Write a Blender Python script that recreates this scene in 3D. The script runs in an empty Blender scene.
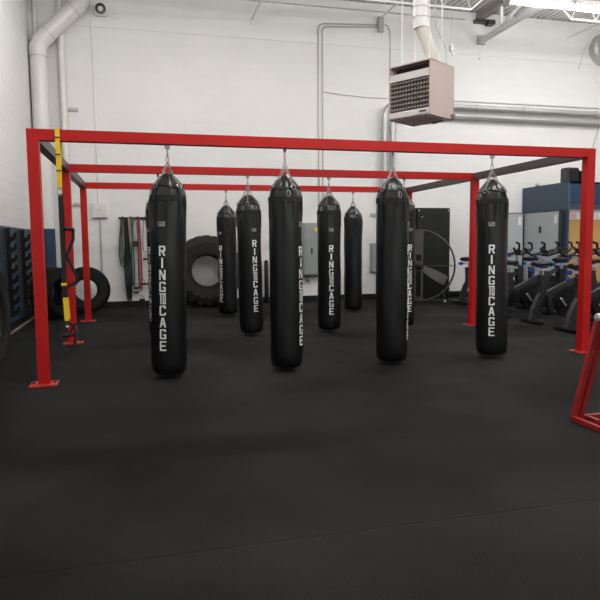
import bpy, bmesh, math, random
from mathutils import Vector, Matrix
random.seed(7)
PI = math.pi
sc = bpy.context.scene
C = sc.collection
# ------------------------------------------------------------------ camera
cam_d = bpy.data.cameras.new('camera'); cam = bpy.data.objects.new('camera', cam_d); C.objects.link(cam)
CAM = Vector((1.0145, -6.2831, 1.3511)); yaw, pit, rol = .2508, -.0922, -.0084
_f = Vector((math.sin(yaw)*math.cos(pit), math.cos(yaw)*math.cos(pit), math.sin(pit)))
_r = Vector((math.cos(yaw), -math.sin(yaw), 0)); _u = _r.cross(_f)
_r2 = _r*math.cos(rol) + _u*math.sin(rol); _u2 = -_r*math.sin(rol) + _u*math.cos(rol)
M = Matrix((_r2, _u2, -_f)).transposed().to_4x4(); M.translation = CAM
cam.matrix_world = M
cam_d.sensor_width = 36; cam_d.lens = 612.97/600*36; cam_d.clip_end = 200
sc.camera = cam
# ------------------------------------------------------------------ world, lights, exposure
w = bpy.data.worlds.new('world'); sc.world = w; w.use_nodes = True
w.node_tree.nodes['Background'].inputs[0].default_value = (1.0, .985, .96, 1)
w.node_tree.nodes['Background'].inputs[1].default_value = .38
sc.view_settings.view_transform = 'Standard'; sc.view_settings.look = 'None'
sc.view_settings.gamma = 1; sc.view_settings.use_curve_mapping = False
sc.view_settings.exposure = 0.50
LAMP_W = 150
# added fill lamp on the open, unseen side behind the camera
al = bpy.data.lights.new('added_front_fill', 'AREA'); al.shape = 'RECTANGLE'; al.size = 13; al.size_y = 3.5; al.energy = 110
al.color = (1, .98, .96)
ao = bpy.data.objects.new('added_front_fill', al); C.objects.link(ao)
ao.location = (6.5, -10.5, 3.2); ao.rotation_euler = (PI/2, 0, 0)

# ------------------------------------------------------------------ materials
def mat(name, col, rough=.5, metal=0, spec=.5, emit=None, es=0, noise=None, bump=0, bscale=40, coat=0):
    m = bpy.data.materials.new(name); m.use_nodes = True
    nt = m.node_tree; b = nt.nodes['Principled BSDF']
    b.inputs['Base Color'].default_value = (*col, 1); b.inputs['Roughness'].default_value = rough
    b.inputs['Metallic'].default_value = metal; b.inputs['Specular IOR Level'].default_value = spec
    b.inputs['Coat Weight'].default_value = coat
    if emit: b.inputs['Emission Color'].default_value = (*emit, 1); b.inputs['Emission Strength'].default_value = es
    if noise or bump:
        tc = nt.nodes.new('ShaderNodeTexCoord'); n = nt.nodes.new('ShaderNodeTexNoise')
        n.inputs['Scale'].default_value = bscale; n.inputs['Detail'].default_value = 4
        nt.links.new(tc.outputs['Object'], n.inputs['Vector'])
        if noise:
            r = nt.nodes.new('ShaderNodeMix'); r.data_type = 'RGBA'
            r.inputs[6].default_value = (*[c*(1-noise) for c in col], 1); r.inputs[7].default_value = (*[min(1, c*(1+noise)) for c in col], 1)
            nt.links.new(n.outputs['Fac'], r.inputs[0]); nt.links.new(r.outputs[2], b.inputs['Base Color'])
        if bump:
            bp = nt.nodes.new('ShaderNodeBump'); bp.inputs['Strength'].default_value = bump; bp.inputs['Distance'].default_value = .004
            nt.links.new(n.outputs['Fac'], bp.inputs['Height']); nt.links.new(bp.outputs[0], b.inputs['Normal'])
    return m

def block_wall(name, axis, col, joint=.955):
    m = mat(name, col, .6, spec=.3); nt = m.node_tree; b = nt.nodes['Principled BSDF']
    tc = nt.nodes.new('ShaderNodeTexCoord'); sp = nt.nodes.new('ShaderNodeSeparateXYZ'); cb = nt.nodes.new('ShaderNodeCombineXYZ')
    nt.links.new(tc.outputs['Object'], sp.inputs[0]); nt.links.new(sp.outputs[axis], cb.inputs[0]); nt.links.new(sp.outputs[2], cb.inputs[1])
    br = nt.nodes.new('ShaderNodeTexBrick')
    br.inputs['Scale'].default_value = 1; br.inputs['Brick Width'].default_value = .4; br.inputs['Row Height'].default_value = .2
    br.inputs['Mortar Size'].default_value = .006; br.inputs['Mortar Smooth'].default_value = .6
    br.inputs['Color1'].default_value = (*col, 1); br.inputs['Color2'].default_value = (*[c*.985 for c in col], 1)
    br.inputs['Mortar'].default_value = (*[c*joint for c in col], 1)
    nt.links.new(cb.outputs[0], br.inputs['Vector'])
    n = nt.nodes.new('ShaderNodeTexNoise'); n.inputs['Scale'].default_value = .9; n.inputs['Detail'].default_value = 5
    nt.links.new(cb.outputs[0], n.inputs['Vector'])
    mx = nt.nodes.new('ShaderNodeMix'); mx.data_type = 'RGBA'; mx.blend_type = 'MULTIPLY'; mx.inputs[0].default_value = 1
    rp = nt.nodes.new('ShaderNodeMapRange'); rp.inputs[3].default_value = .95; rp.inputs[4].default_value = 1.03
    nt.links.new(n.outputs['Fac'], rp.inputs[0]); nt.links.new(br.outputs['Color'], mx.inputs[6]); nt.links.new(rp.outputs[0], mx.inputs[7])
    nt.links.new(mx.outputs[2], b.inputs['Base Color'])
    bp = nt.nodes.new('ShaderNodeBump'); bp.inputs['Strength'].default_value = .2; bp.inputs['Distance'].default_value = .005; bp.invert = True
    nt.links.new(br.outputs['Fac'], bp.inputs['Height']); nt.links.new(bp.outputs[0], b.inputs['Normal'])
    return m

def rubber_floor():
    m = mat('rubber floor', (.01, .01, .01), .85, spec=.2); nt = m.node_tree; b = nt.nodes['Principled BSDF']
    tc = nt.nodes.new('ShaderNodeTexCoord'); sp = nt.nodes.new('ShaderNodeSeparateXYZ')
    nt.links.new(tc.outputs['Object'], sp.inputs[0])
    # rolls of rubber 1.22 m wide laid side by side, each a slightly different black
    dv = nt.nodes.new('ShaderNodeMath'); dv.operation = 'DIVIDE'; dv.inputs[1].default_value = 1.22; nt.links.new(sp.outputs[1], dv.inputs[0])
    fl = nt.nodes.new('ShaderNodeMath'); fl.operation = 'FLOOR'; nt.links.new(dv.outputs[0], fl.inputs[0])
    wn = nt.nodes.new('ShaderNodeTexWhiteNoise'); wn.noise_dimensions = '1D'; nt.links.new(fl.outputs[0], wn.inputs['W'])
    fr = nt.nodes.new('ShaderNodeMath'); fr.operation = 'FRACT'; nt.links.new(dv.outputs[0], fr.inputs[0])
    pp = nt.nodes.new('ShaderNodeMath'); pp.operation = 'LESS_THAN'; pp.inputs[1].default_value = .006; nt.links.new(fr.outputs[0], pp.inputs[0])
    n1 = nt.nodes.new('ShaderNodeTexNoise'); n1.inputs['Scale'].default_value = .7; n1.inputs['Detail'].default_value = 5
    nt.links.new(tc.outputs['Object'], n1.inputs['Vector'])
    n2 = nt.nodes.new('ShaderNodeTexNoise'); n2.inputs['Scale'].default_value = 160; n2.inputs['Detail'].default_value = 2
    nt.links.new(tc.outputs['Object'], n2.inputs['Vector'])
    def mr(src, lo, hi, a=0, c=1):
        r = nt.nodes.new('ShaderNodeMapRange'); r.inputs[1].default_value = a; r.inputs[2].default_value = c
        r.inputs[3].default_value = lo; r.inputs[4].default_value = hi; nt.links.new(src, r.inputs[0]); return r.outputs[0]
    def mul(a, c):
        k = nt.nodes.new('ShaderNodeMath'); k.operation = 'MULTIPLY'; nt.links.new(a, k.inputs[0]); nt.links.new(c, k.inputs[1]); return k.outputs[0]
    f = mul(mul(mr(wn.outputs['Value'], .86, 1.14), mr(n1.outputs['Fac'], .6, 1.5, .3, .7)), mul(mr(n2.outputs['Fac'], .6, 1.4, .3, .7), mr(pp.outputs[0], 1, .6)))
    vm = nt.nodes.new('ShaderNodeVectorMath'); vm.operation = 'SCALE'; vm.inputs[0].default_value = (.0062, .0060, .0059)
    nt.links.new(f, vm.inputs['Scale']); nt.links.new(vm.outputs[0], b.inputs['Base Color'])
    sk = nt.nodes.new('ShaderNodeMath'); sk.operation = 'MULTIPLY'; sk.inputs[1].default_value = .2; nt.links.new(f, sk.inputs[0]); nt.links.new(sk.outputs[0], b.inputs['Specular IOR Level'])
    bp = nt.nodes.new('ShaderNodeBump'); bp.inputs['Strength'].default_value = .3; bp.inputs['Distance'].default_value = .002
    nt.links.new(n2.outputs['Fac'], bp.inputs['Height']); nt.links.new(bp.outputs[0], b.inputs['Normal'])
    return m

W_back = block_wall('painted block back', 0, (.79, .78, .77))
W_left = block_wall('painted block left', 1, (.79, .78, .77), .86)
M_floor = rubber_floor()
M_deck = mat('painted deck', (.76, .75, .73), .5)
M_dark = mat('painted gap shade', (.03, .03, .03), .9)
M_whitep = mat('white painted steel', (.78, .77, .75), .45)
M_pipe = mat('cream painted pipe', (.72, .705, .67), .35, noise=.04, bscale=3)
M_greypipe = mat('grey pipe', (.45, .45, .44), .35, metal=.3)
M_red = mat('red powder coat', (.44, .006, .004), .45, spec=.3, noise=.08, bscale=6)
M_redplate = mat('red powder coat plate', (.50, .03, .024), .4)
M_rail = mat('dark grey steel', (.075, .068, .066), .45, metal=.2, noise=.15, bscale=5)
M_darkred = mat('dark red tube', (.27, .010, .008), .4)
M_blue = mat('navy blue paint', (.009, .036, .088), .5, noise=.06, bscale=3)
M_bluel = mat('slate blue board', (.018, .045, .08), .5)
M_kiosk = mat('kiosk blue grey side', (.035, .062, .10), .5)
M_vinyl = mat('black vinyl', (.0040, .0040, .0043), .33, spec=.4, bump=.25, bscale=14)
M_vinyl2 = mat('black vinyl cover', (.010, .010, .010), .30, bump=.5, bscale=25)
M_web = mat('black webbing', (.008, .008, .008), .8)
M_seam = mat('webbing straps', (.006, .006, .006), .7)
M_print = mat('white print', (.80, .80, .79), .5)
M_patch = mat('grey patch print', (.55, .53, .52), .6)
M_chain = mat('chain steel', (.36, .35, .34), .32, metal=.9)
M_hook = mat('dark hook steel', (.08, .08, .08), .4, metal=.7)
M_rubber = mat('tyre rubber', (.0065, .0065, .0062), .7, spec=.3, bump=.4, bscale=30)
M_rubber2 = mat('greyed tyre rubber', (.013, .0125, .012), .65, spec=.3, noise=.2, bscale=6)
M_black = mat('black plastic', (.007, .007, .0075), .4, spec=.35)
M_mat = mat('black gym mat', (.007, .007, .007), .45, spec=.35, bump=.4, bscale=5)
M_mat2 = mat('dusty black mat', (.022, .021, .020), .6, noise=.2, bscale=4)
M_yel = mat('yellow webbing', (.78, .52, .012), .6)
M_bikegrey = mat('bike grey paint', (.06, .062, .068), .22, metal=.5)
M_silver = mat('brushed silver', (.55, .56, .58), .3, metal=.8)
M_bikeblue = mat('bike blue', (.008, .05, .28), .35)
M_beige = mat('heater beige', (.50, .39, .36), .5, noise=.04, bscale=3)
M_light = mat('heater light strip', (.62, .59, .56), .5)
M_brown = mat('heater dark brown', (.03, .02, .017), .6)
M_fin = mat('heater fins', (.24, .20, .175), .45)
M_panel = mat('panel grey', (.30, .33, .32), .45, noise=.04, bscale=2)
M_panel2 = mat('cabinet grey', (.42, .46, .47), .4, noise=.03, bscale=2)
M_sticker = mat('sticker', (.8, .8, .78), .5)
M_ysticker = mat('yellow sticker', (.75, .6, .06), .5)
M_ply = mat('tan board', (.50, .31, .095), .55, noise=.08, bscale=2)
M_white = mat('white paper', (.75, .74, .72), .6)
M_pink = mat('pink paper', (.75, .40, .36), .6)
M_green = mat('green mark', (.25, .45, .2), .6)
M_olive = mat('olive band', (.05, .055, .035), .55)
M_tan = mat('tan band', (.38, .25, .12), .55)
M_gband = mat('green band', (.02, .13, .09), .5)
M_rband = mat('red band', (.30, .03, .03), .5)
M_bband = mat('blue band', (.03, .05, .14), .5)
M_gyband = mat('grey band', (.12, .12, .12), .5)
M_tube = mat('lit tube', (1, 1, 1), .5, emit=(1, .97, .93), es=14)
M_galv = mat('galvanised sheet', (.50, .50, .49), .4, metal=.4)

# ------------------------------------------------------------------ mesh builder
class MB:
    def __init__(s): s.v = []; s.f = []; s.sm = []
    def add(s, vs, fs, smooth=False):
        o = len(s.v); s.v += [tuple(v) for v in vs]; s.f += [tuple(i+o for i in f) for f in fs]; s.sm += [smooth]*len(fs); return s
    def box(s, c, d, rot=None):
        hx, hy, hz = d[0]/2, d[1]/2, d[2]/2
        vs = [Vector((x, y, z)) for x in (-hx, hx) for y in (-hy, hy) for z in (-hz, hz)]
        if rot: vs = [rot @ v for v in vs]
        vs = [v+Vector(c) for v in vs]
        return s.add(vs, [(0, 1, 3, 2), (4, 6, 7, 5), (0, 4, 5, 1), (2, 3, 7, 6), (0, 2, 6, 4), (1, 5, 7, 3)])
    def bb(s, x0, x1, y0, y1, z0, z1): return s.box(((x0+x1)/2, (y0+y1)/2, (z0+z1)/2), (x1-x0, y1-y0, z1-z0))
    def rbox(s, c, d, b=.01, rot=None, seg=2):
        bm = bmesh.new(); bmesh.ops.create_cube(bm, size=1)
        bmesh.ops.scale(bm, vec=d, verts=bm.verts)
        bmesh.ops.bevel(bm, geom=bm.edges[:], offset=b, segments=seg, affect='EDGES')
        m_ = (rot.to_4x4() if rot else Matrix.Identity(4)); m_.translation = Vector(c)
        bm.transform(m_); bm.verts.index_update()
        s.add([v.co.copy() for v in bm.verts], [[v.index for v in f.verts] for f in bm.faces]); bm.free(); return s
    def bar(s, a, b, wd, hh, up=(0, 0, 1)):           # rectangular bar from a to b
        a = Vector(a); b = Vector(b); d = b-a; L = d.length; d.normalize(); u = Vector(up)
        if abs(d.dot(u)) > .99: u = Vector((1, 0, 0))
        x = d.cross(u).normalized(); z = x.cross(d)
        R_ = Matrix((x, d, z)).transposed()
        return s.box((a+b)/2, (wd, L, hh), R_)
    def tube(s, path, r, n=10, closed=False, caps=True):
        P = [Vector(p) for p in path]; N = len(P)
        rr = r if isinstance(r, (list, tuple)) else [r]*N
        T = []
        for i in range(N):
            if closed: t = P[(i+1) % N]-P[i-1]
            else: t = P[min(i+1, N-1)]-P[max(i-1, 0)]
            T.append(t.normalized() if t.length > 0 else Vector((0, 0, 1)))
        u = Vector((0, 0, 1)) if abs(T[0].z) < .9 else Vector((1, 0, 0))
        u = (u-T[0]*u.dot(T[0])).normalized(); vs = []
        for i in range(N):
            u = (u-T[i]*u.dot(T[i])).normalized(); w_ = T[i].cross(u)
            for k in range(n):
                a = 2*PI*k/n; vs.append(P[i]+(u*math.cos(a)+w_*math.sin(a))*rr[i])
        fs = []
        for i in range(N if closed else N-1):
            j = (i+1) % N
            for k in range(n):
                l = (k+1) % n; fs.append((i*n+k, i*n+l, j*n+l, j*n+k))
        if caps and not closed: fs += [tuple(range(n))[::-1], tuple(range((N-1)*n, N*n))]
        return s.add(vs, fs, True)
    def lathe(s, prof, n=32, c=(0, 0, 0), axis='z', closed=False, fn=None):
        vs = []; c = Vector(c)
        for (r, z) in prof:
            for k in range(n):
                a = 2*PI*k/n; rr = r
                if fn: rr = fn(r, z, a)
                x, y = rr*math.cos(a), rr*math.sin(a)
                v = {'z': (x, y, z), 'x': (z, x, y), 'y': (x, z, y)}[axis]
                vs.append(Vector(v)+c)
        m_ = len(prof); fs = []
        for i in range(m_ if closed else m_-1):
            j = (i+1) % m_
            for k in range(n): l = (k+1) % n; fs.append((i*n+k, i*n+l, j*n+l, j*n+k))
        if not closed: fs += [tuple(range(n))[::-1], tuple(range((m_-1)*n, m_*n))]
        return s.add(vs, fs, True)
    def prism(s, poly, y0, y1, plane='xz'):            # polygon extruded along the remaining axis
        n = len(poly)
        def p(a, b, t): return {'xz': (a, t, b), 'xy': (a, b, t), 'yz': (t, a, b)}[plane]
        vs = [p(a, b, y0) for a, b in poly]+[p(a, b, y1) for a, b in poly]
        return s.add(vs, [tuple(range(n)), tuple(range(n, 2*n))[::-1]]+[(i, (i+1) % n, n+(i+1) % n, n+i) for i in range(n)])
    def build(s, name, m, parent=None, loc=None, rotz=0):
        me = bpy.data.meshes.new(name); me.from_pydata([tuple(v) for v in s.v], [], s.f); me.update()
        me.polygons.foreach_set('use_smooth', s.sm)
        bm = bmesh.new(); bm.from_mesh(me); bmesh.ops.recalc_face_normals(bm, faces=bm.faces[:])
        for e in bm.edges:
            if len(e.link_faces) == 2 and e.calc_face_angle(0) > .7: e.smooth = False
        bm.to_mesh(me); bm.free()
        me.materials.append(m)
        o = bpy.data.objects.new(name, me); C.objects.link(o)
        if parent: o.parent = parent
        if loc: o.location = loc
        o.rotation_euler[2] = rotz
        return o

def arc(c, r, a0, a1, n, pl='xz'):
    out = []
    for i in range(n+1):
        a = a0+(a1-a0)*i/n; x, z = c[0]+r*math.cos(a), c[2]+r*math.sin(a)
        if pl == 'xz': out.append((x, c[1], z))
        elif pl == 'yz': out.append((c[0], c[1]+r*math.cos(a), z))
        else: out.append((x, c[1]+r*math.sin(a), c[2]))
    return out
def tag(o, label, cat, group=None, kind=None):
    if kind: o['kind'] = kind
    else: o['label'] = label; o['category'] = cat
    if kind == 'stuff': o['label'] = label; o['category'] = cat
    if group: o['group'] = group
    return o
def thing(name, label, cat, loc=(0, 0, 0), rotz=0, group=None):
    o = bpy.data.objects.new(name, None); C.objects.link(o); o.empty_display_size = .1
    o.location = loc; o.rotation_euler = (0, 0, rotz); return tag(o, label, cat, group)
def kids(o): return [c for c in bpy.data.objects if c.parent == o]
def dup(root, loc, rotz, label, group=None):
    def cp(o, par):
        ch = kids(o); c = o.copy(); C.objects.link(c); c.parent = par
        for k in ch: cp(k, c)
        return c
    r = cp(root, None); r.location = loc; r.rotation_euler = (0, 0, rotz); r['label'] = label
    if group: r['group'] = group
    return r
def struct(name, mb, m): o = mb.build(name, m); o['kind'] = 'structure'; return o

# ================================================================== SETTING
XL, XR, YB, YF, ZC = -1.06, 14.6, 7.55, -10.8, 6.87
struct('floor', MB().bb(XL-.3, XR+.3, YF, YB+.3, -.2, 0), M_floor)
struct('wall_back', MB().bb(XL-.3, XR+.3, YB, YB+.25, 0, 6.86), W_back)
struct('wall_left', MB().bb(XL-.25, XL, YF, YB, 0, 7.1), W_left)
struct('wall_right', MB().bb(XR, XR+.25, YF, YB, 0, 7.1), W_left)
# corrugated roof deck, flutes along y
mb = MB(); x = XL-.2; prof = []
while x < XR+.2:
    prof += [(x, ZC), (x+.055, ZC), (x+.075, ZC+.075), (x+.13, ZC+.075)]; x += .152
n = len(prof); top = [(p, ZC+.16) for p, _ in prof]
vs = [(a, YF, b) for a, b in prof]+[(a, YB+.25, b) for a, b in prof]+[(a, YF, b) for a, b in top]+[(a, YB+.25, b) for a, b in top]
fs = []
for i in range(n-1): fs += [(i, i+1, n+i+1, n+i), (2*n+i, 3*n+i, 3*n+i+1, 2*n+i+1)]
mb.add(vs, fs); struct('ceiling', mb, M_deck)
struct('trim_1', MB().bb(XL, XR, YB+.2, YB+.26, 6.86, ZC+.16), M_dark)                   # painted gap shade over the wall head: its shade painted on a closing strip
struct('trim_2', MB().bb(XL, 8.7, YB-.09, YB, 6.66, 6.72).bb(XL, 8.7, YB-.02, YB, 6.72, 6.84), M_deck)   # ledger angle
struct('trim_3', MB().bb(XL, XR, YB-.018, YB, 5.86, 6.06), W_back)                       # proud block course
mb = MB()
for y0, y1 in ((-1.2, 0), (0, 1.24), (1.25, 2.47), (2.48, 3.7), (3.71, 4.92), (4.93, 6.14), (6.15, 7.07)): mb.bb(XL, XL+.03, y0, y1, .12, 1.15).bb(XL, XL+.03, y0, y1, 1.156, 1.655)
struct('trim_4', mb, M_bluel)                                                             # blue boards along the left wall
struct('baseboard_left', MB().bb(XL, XL+.05, YF, 7.07, 0, .11), M_black)
struct('trim_5', MB().bb(XL+.05, XL+.10, -1, 7.0, 0, .012), mat('metal floor edge', (.35, .33, .30), .4, metal=.3))
struct('baseboard_back', MB().bb(XL+.3, XR, YB-.035, YB, 0, .13), M_black)

# ================================================================== BAG FRAME
W, D1, D2, H, t = 6.2567, 2.595, 5.109, 2.44, .1032
rig = thing('bag_frame', 'large red steel punching bag frame with six posts bolted to the floor', 'bag frame', (W/2, D2/2, 0))
ox, oy = W/2, D2/2
def L(mb, name, m, par=None): 
    mb.v = [(v[0]-ox, v[1]-oy, v[2]) for v in mb.v]; return mb.build(name, m, par or rig)
bolt_m = M_hook
for y in (0, D1, D2):
    for x in (0, W-t):
        p = L(MB().bb(x, x+t, y, y+t, .012, H-t), 'post', M_red)
        pl = MB().bb(x-.075, x+t+.075, y-.05 if y > 0 else y-.07, y+t+.05, 0, .012)
        bp = L(pl, 'base_plate', M_redplate, rig)
        for dx in (-.045, t+.045): L(MB().lathe([(.014, .012), (.014, .024), (.006, .03)], 8, (x+dx, y+t/2, 0)), 'bolt', bolt_m, bp)
    L(MB().bb(0, W, y, y+t, H-t, H), 'crossbeam', M_red)
for x in (0, W-t):
    L(MB().bb(x+.003, x+t-.003, t, D1, H-t, H-.002), 'side_rail', M_rail)
    L(MB().bb(x+.003, x+t-.003, D1+t, D2, H-t, H-.002), 'side_rail', M_rail)

# ================================================================== PUNCHING BAGS
def glyph(ch):
    s, h = .27, .15
    B = lambda x0, x1, y0, y1: [(x0, y0), (x1, y0), (x1, y1), (x0, y1)]
    G = {'R': [B(0, s, 0, 1), B(s, .9, 1-h, 1), B(s, .9, .44, .44+h), B(1-s, 1, .5, .95), [(.42, .44), (.72, .44), (1.02, 0), (.72, 0)]],
         'I': [B(.36, .64, 0, 1)],
         'N': [B(0, s*.9, 0, 1), B(1-s*.9, 1, 0, 1), [(.0, 1), (.3, 1), (1, 0), (.7, 0)]],
         'G': [B(0, s, .06, .94), B(.08, .94, 1-h, 1), B(.08, 1, 0, h), B(1-s, 1, h, .5), B(.52, 1, .5-h*.9, .5), B(1-s, 1, .74, .94)],
         'C': [B(0, s, .06, .94), B(.08, .94, 1-h, 1), B(.08, .94, 0, h), B(1-s, 1, .7, .94), B(1-s, 1, .06, .3)],
         'A': [[(0, 0), (s, 0), (.58, 1), (.32, 1)], [(1-s, 0), (1, 0), (.68, 1), (.42, 1)], B(.2, .8, .26, .26+h)],
         'E': [B(0, s, 0, 1), B(s, 1, 1-h, 1), B(s, .88, .43, .43+h), B(s, 1, 0, h)],
         'T': [B(0, 1, 1-h*.8, 1), B(.3, .72, 0, 1)],
         'O': [B(0, .36, 0, 1), B(.64, 1, 0, 1), B(.3, .7, 1-h*.8, 1), B(.3, .7, 0, h*.8)]}
    return G[ch]
BR = .176
def put(mb, ch, u0, z0, wd, hh, R_):
    for q in glyph(ch):
        ns = 4; vs = []
        for i in range(ns+1):
            k = i/ns
            for (a, b) in ((q[0], q[1]), (q[3], q[2])):
                u = u0+wd*(a[0]+(b[0]-a[0])*k); z = z0+hh*(a[1]+(b[1]-a[1])*k)
                vs.append((R_*math.sin(u/R_), -R_*math.cos(u/R_), z))
        mb.add(vs, [(2*i, 2*i+2, 2*i+3, 2*i+1) for i in range(ns)])
def chain(mb, a, b, sag=0, L_=.036, r=.0038):
    a = Vector(a); b = Vector(b); d = b-a; n = max(2, int(d.length/(L_*.72))); d.normalize()
    u = d.orthogonal().normalized(); w_ = d.cross(u)
    for i in range(n):
        c = a+(b-a)*(i+.5)/n; s1 = u if i % 2 else w_
        pts = [c+d*(L_/2-.008)*(1 if k in (0, 1, 2, 7) or k == 8 else -1)*1+(d*.008*math.cos(2*PI*k/8)+s1*.011*math.sin(2*PI*k/8)) for k in range(8)]
        pts = [c+d*(L_/2)*math.cos(2*PI*k/10)+s1*.0115*math.sin(2*PI*k/10) for k in range(10)]
        mb.tube(pts, r, 5, closed=True)
def body_fn(r, z, a):
    k = 0
    if z > 1.45 and r > .1: k = .0085*math.sin(a*9+1+z*3)*min(1, (z-1.45)/.3)+.005*math.sin(a*14)*min(1, (z-1.45)/.3)
    k += .0025*math.sin(z*4.1+a*2)+.002*math.sin(z*9+a*3+1)
    return r+(k if r > .1 else 0)
def make_bag():
    r0 = thing('punching_bag', '', 'punching bag', (0, 0, 0), 0, 'hanging punching bags')
    prof = [(.02, .035), (.10, .037), (.140, .045), (.162, .065), (.173, .10), (.177, .16)]
    prof += [(BR, .16+i*.09) for i in range(1, 18)]+[(.174, 1.75), (.173, 1.80)]
    MB().lathe(prof, 48, fn=body_fn).build('body', M_vinyl, r0)
    prof = [(.173, 1.80), (.166, 1.85), (.150, 1.91), (.127, 1.96), (.094, 2.005), (.058, 2.04), (.033, 2.06), (.012, 2.065)]
    MB().lathe(prof, 40, fn=lambda r, z, a: r*(1+(.05*math.sin(a*9+z*6)+.03*math.sin(a*5))*(1 if 1.81 < z < 2.05 else 0))).build('top_cover', M_vinyl2, r0)
    MB().lathe([(.172, 1.775), (.1815, 1.777), (.1815, 1.832), (.168, 1.838)], 40, closed=True).build('strap_band', M_web, r0)
    # drawstring gathered round the cover
    ds = [(.151*math.cos(a)*(1+.05*math.sin(5*a)), .151*math.sin(a)*(1+.05*math.sin(5*a)), 1.918+.014*math.sin(3*a+.5)) for a in [2*PI*k/36 for k in range(36)]]
    MB().tube(ds, .008, 6, closed=True).build('drawstring', M_web, r0)
    for k in range(4):
        a = PI/4+k*PI/2+.3
        s = MB()
        zz = [1.60, 1.7, 1.776, 1.83, 1.86, 1.92]; rrr = [.1855, .1855, .1875, .182, .174, .155]
        vs = []
        for z, rr in zip(zz, rrr):
            for da in (-.11, 0, .11): vs.append(((rr)*math.cos(a+da), (rr)*math.sin(a+da), z))
        for z, rr in zip(zz, rrr):
            for da in (-.11, 0, .11): vs.append(((rr-.006)*math.cos(a+da), (rr-.006)*math.sin(a+da), z))
        q = len(zz)*3; fs = []
        for i in range(len(zz)-1):
            for j in range(2): v0 = i*3+j; fs += [(v0, v0+1, v0+4, v0+3), (q+v0, q+v0+3, q+v0+4, q+v0+1)]
            fs += [(i*3, i*3+3, q+i*3+3, q+i*3), (i*3+2, q+i*3+2, q+i*3+5, i*3+5)]
        fs += [(0, q, q+1, 1), (1, q+1, q+2, 2), (q-3, q-2, 2*q-2, 2*q-3), (q-2, q-1, 2*q-1, 2*q-2)]
        s.add(vs, fs); st = s.build('strap', M_seam, r0)
        # D ring hanging from the strap end, chain from it to the swivel
        cx, cy = .157*math.cos(a), .157*math.sin(a)
        e1 = Vector((-math.sin(a), math.cos(a), 0)); e2 = Vector((-math.cos(a)*.45, -math.sin(a)*.45, .9)).normalized()
        cc = Vector((cx, cy, 1.925))+Vector((math.cos(a), math.sin(a), 0))*.006
        MB().tube([cc+e1*.024*math.cos(2*PI*j/12)+e2*.028*math.sin(2*PI*j/12) for j in range(12)], .0042, 6, closed=True).build('ring', M_chain, st)
        ch = MB(); p1 = cc+e2*.02; p2 = Vector((.066*math.cos(a), .066*math.sin(a), 2.042)); p3 = Vector((.006*math.cos(a), .006*math.sin(a), 2.165))
        chain(ch, p1, p2); chain(ch, p2, p3); ch.build('chain', M_chain, r0)
    c2 = MB()
    c2.tube([(0.016*math.cos(a), 0, 2.19+.03*math.sin(a)) for a in [2*PI*j/12 for j in range(12)]], .005, 6, closed=True)
    c2.build('carabiner', M_chain, r0)
    sw = MB().lathe([(.004, 2.21), (.011, 2.215), (.011, 2.235), (.005, 2.24), (.005, 2.25)], 10)
    chain(sw, (0, 0, 2.24), (0, 0, 2.315)); sw.build('swivel', M_chain, r0)
    eb = MB().tube([(0.021*math.cos(a), 0, 2.318+.02*math.sin(a)) for a in [2*PI*j/14 for j in range(14)]], .006, 6, closed=True)
    eb.lathe([(.007, 2.32), (.007, 2.337)], 8); eb.build('eye_bolt', M_hook, r0)
    # loose snap hook on the cover
    a = -PI/2-.85; hk = MB(); cc = Vector((.178*math.cos(a), .178*math.sin(a), 1.86)); e1 = Vector((-math.sin(a), math.cos(a), 0))
    hk.tube([cc+e1*.018*math.cos(2*PI*j/12)+Vector((0, 0, .034*math.sin(2*PI*j/12))) for j in range(12)], .0045, 6, closed=True)
    hk.build('snap_hook', M_chain, r0)
    # printing
    RP = BR+.0055; tx = MB(); z = 1.226
    for ch_ in ('R', 'I', 'N', 'G', '#', 'C', 'A', 'G', 'E'):
        if ch_ == '#': put(tx, 'T', -.033, z-.011, .031, .110, RP); put(tx, 'O', .001, z-.011, .031, .110, RP)
        else: put(tx, ch_, -.033, z-.006, .066, .099, RP)
        z -= .1177
    lt = tx.build('lettering', M_print, r0); lt['label'] = 'white vertical lettering'
    pt = MB()
    for row, word in ((1.553, 'RING'), (1.527, 'CAGE')):
        for i, ch_ in enumerate(word): put(pt, ch_, -.036+i*.0185, row, .015, .019, RP+.006)
    p_ = pt.build('logo_patch', M_patch, r0); p_['label'] = 'small grey printed logo'
    return r0
def place(o, x, y, k, tilt=0):
    # hangs from its eye bolt; a few lean a hair off the vertical
    ph = math.atan2(CAM.x-x, -(CAM.y-y))
    m_ = Matrix.Translation((x, y, 2.337)) @ Matrix.Rotation(tilt, 4, 'Y') @ Matrix.Translation((0, 0, -2.337)) @ Matrix.Rotation(ph+k, 4, 'Z')
    o.location = m_.to_translation(); o.rotation_euler = m_.to_euler()
yF, yM, yR = .052, D1+.052, D2+.052
bags = [(1.29, yF, math.asin(-.33), 'black punching bag nearest the tall left post, hanging in the front row'),
        (2.487, yF, math.asin(.86), 'black bag second from left in the front row, its lettering turned to its right edge'),
        (3.695, yF, 1.33, 'black bag third from left in the front row, lettering almost hidden round its right side'),
        (4.912, yF, 0.0, 'black bag at the right end of the front row, lettering facing the camera'),
        (1.262, yM, -1.0, 'black bag in the middle row, mostly hidden behind the leftmost front bag'),
        (2.53, yM, .42, 'black bag in the middle row hanging just left of the second front bag'),
        (3.765, yM, .18, 'black bag in the middle row just right of the second front bag, lettering facing forward'),
        (4.985, yM, .60, 'black bag in the middle row peeking out right of the third front bag'),
        (2.55, yR, -.72, 'narrow-looking black bag in the rear row in front of the huge tractor tyre'),
        (5.03, yR, 2.6, 'plain side of a black bag in the rear row, no lettering visible')]
proto = make_bag()
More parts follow.
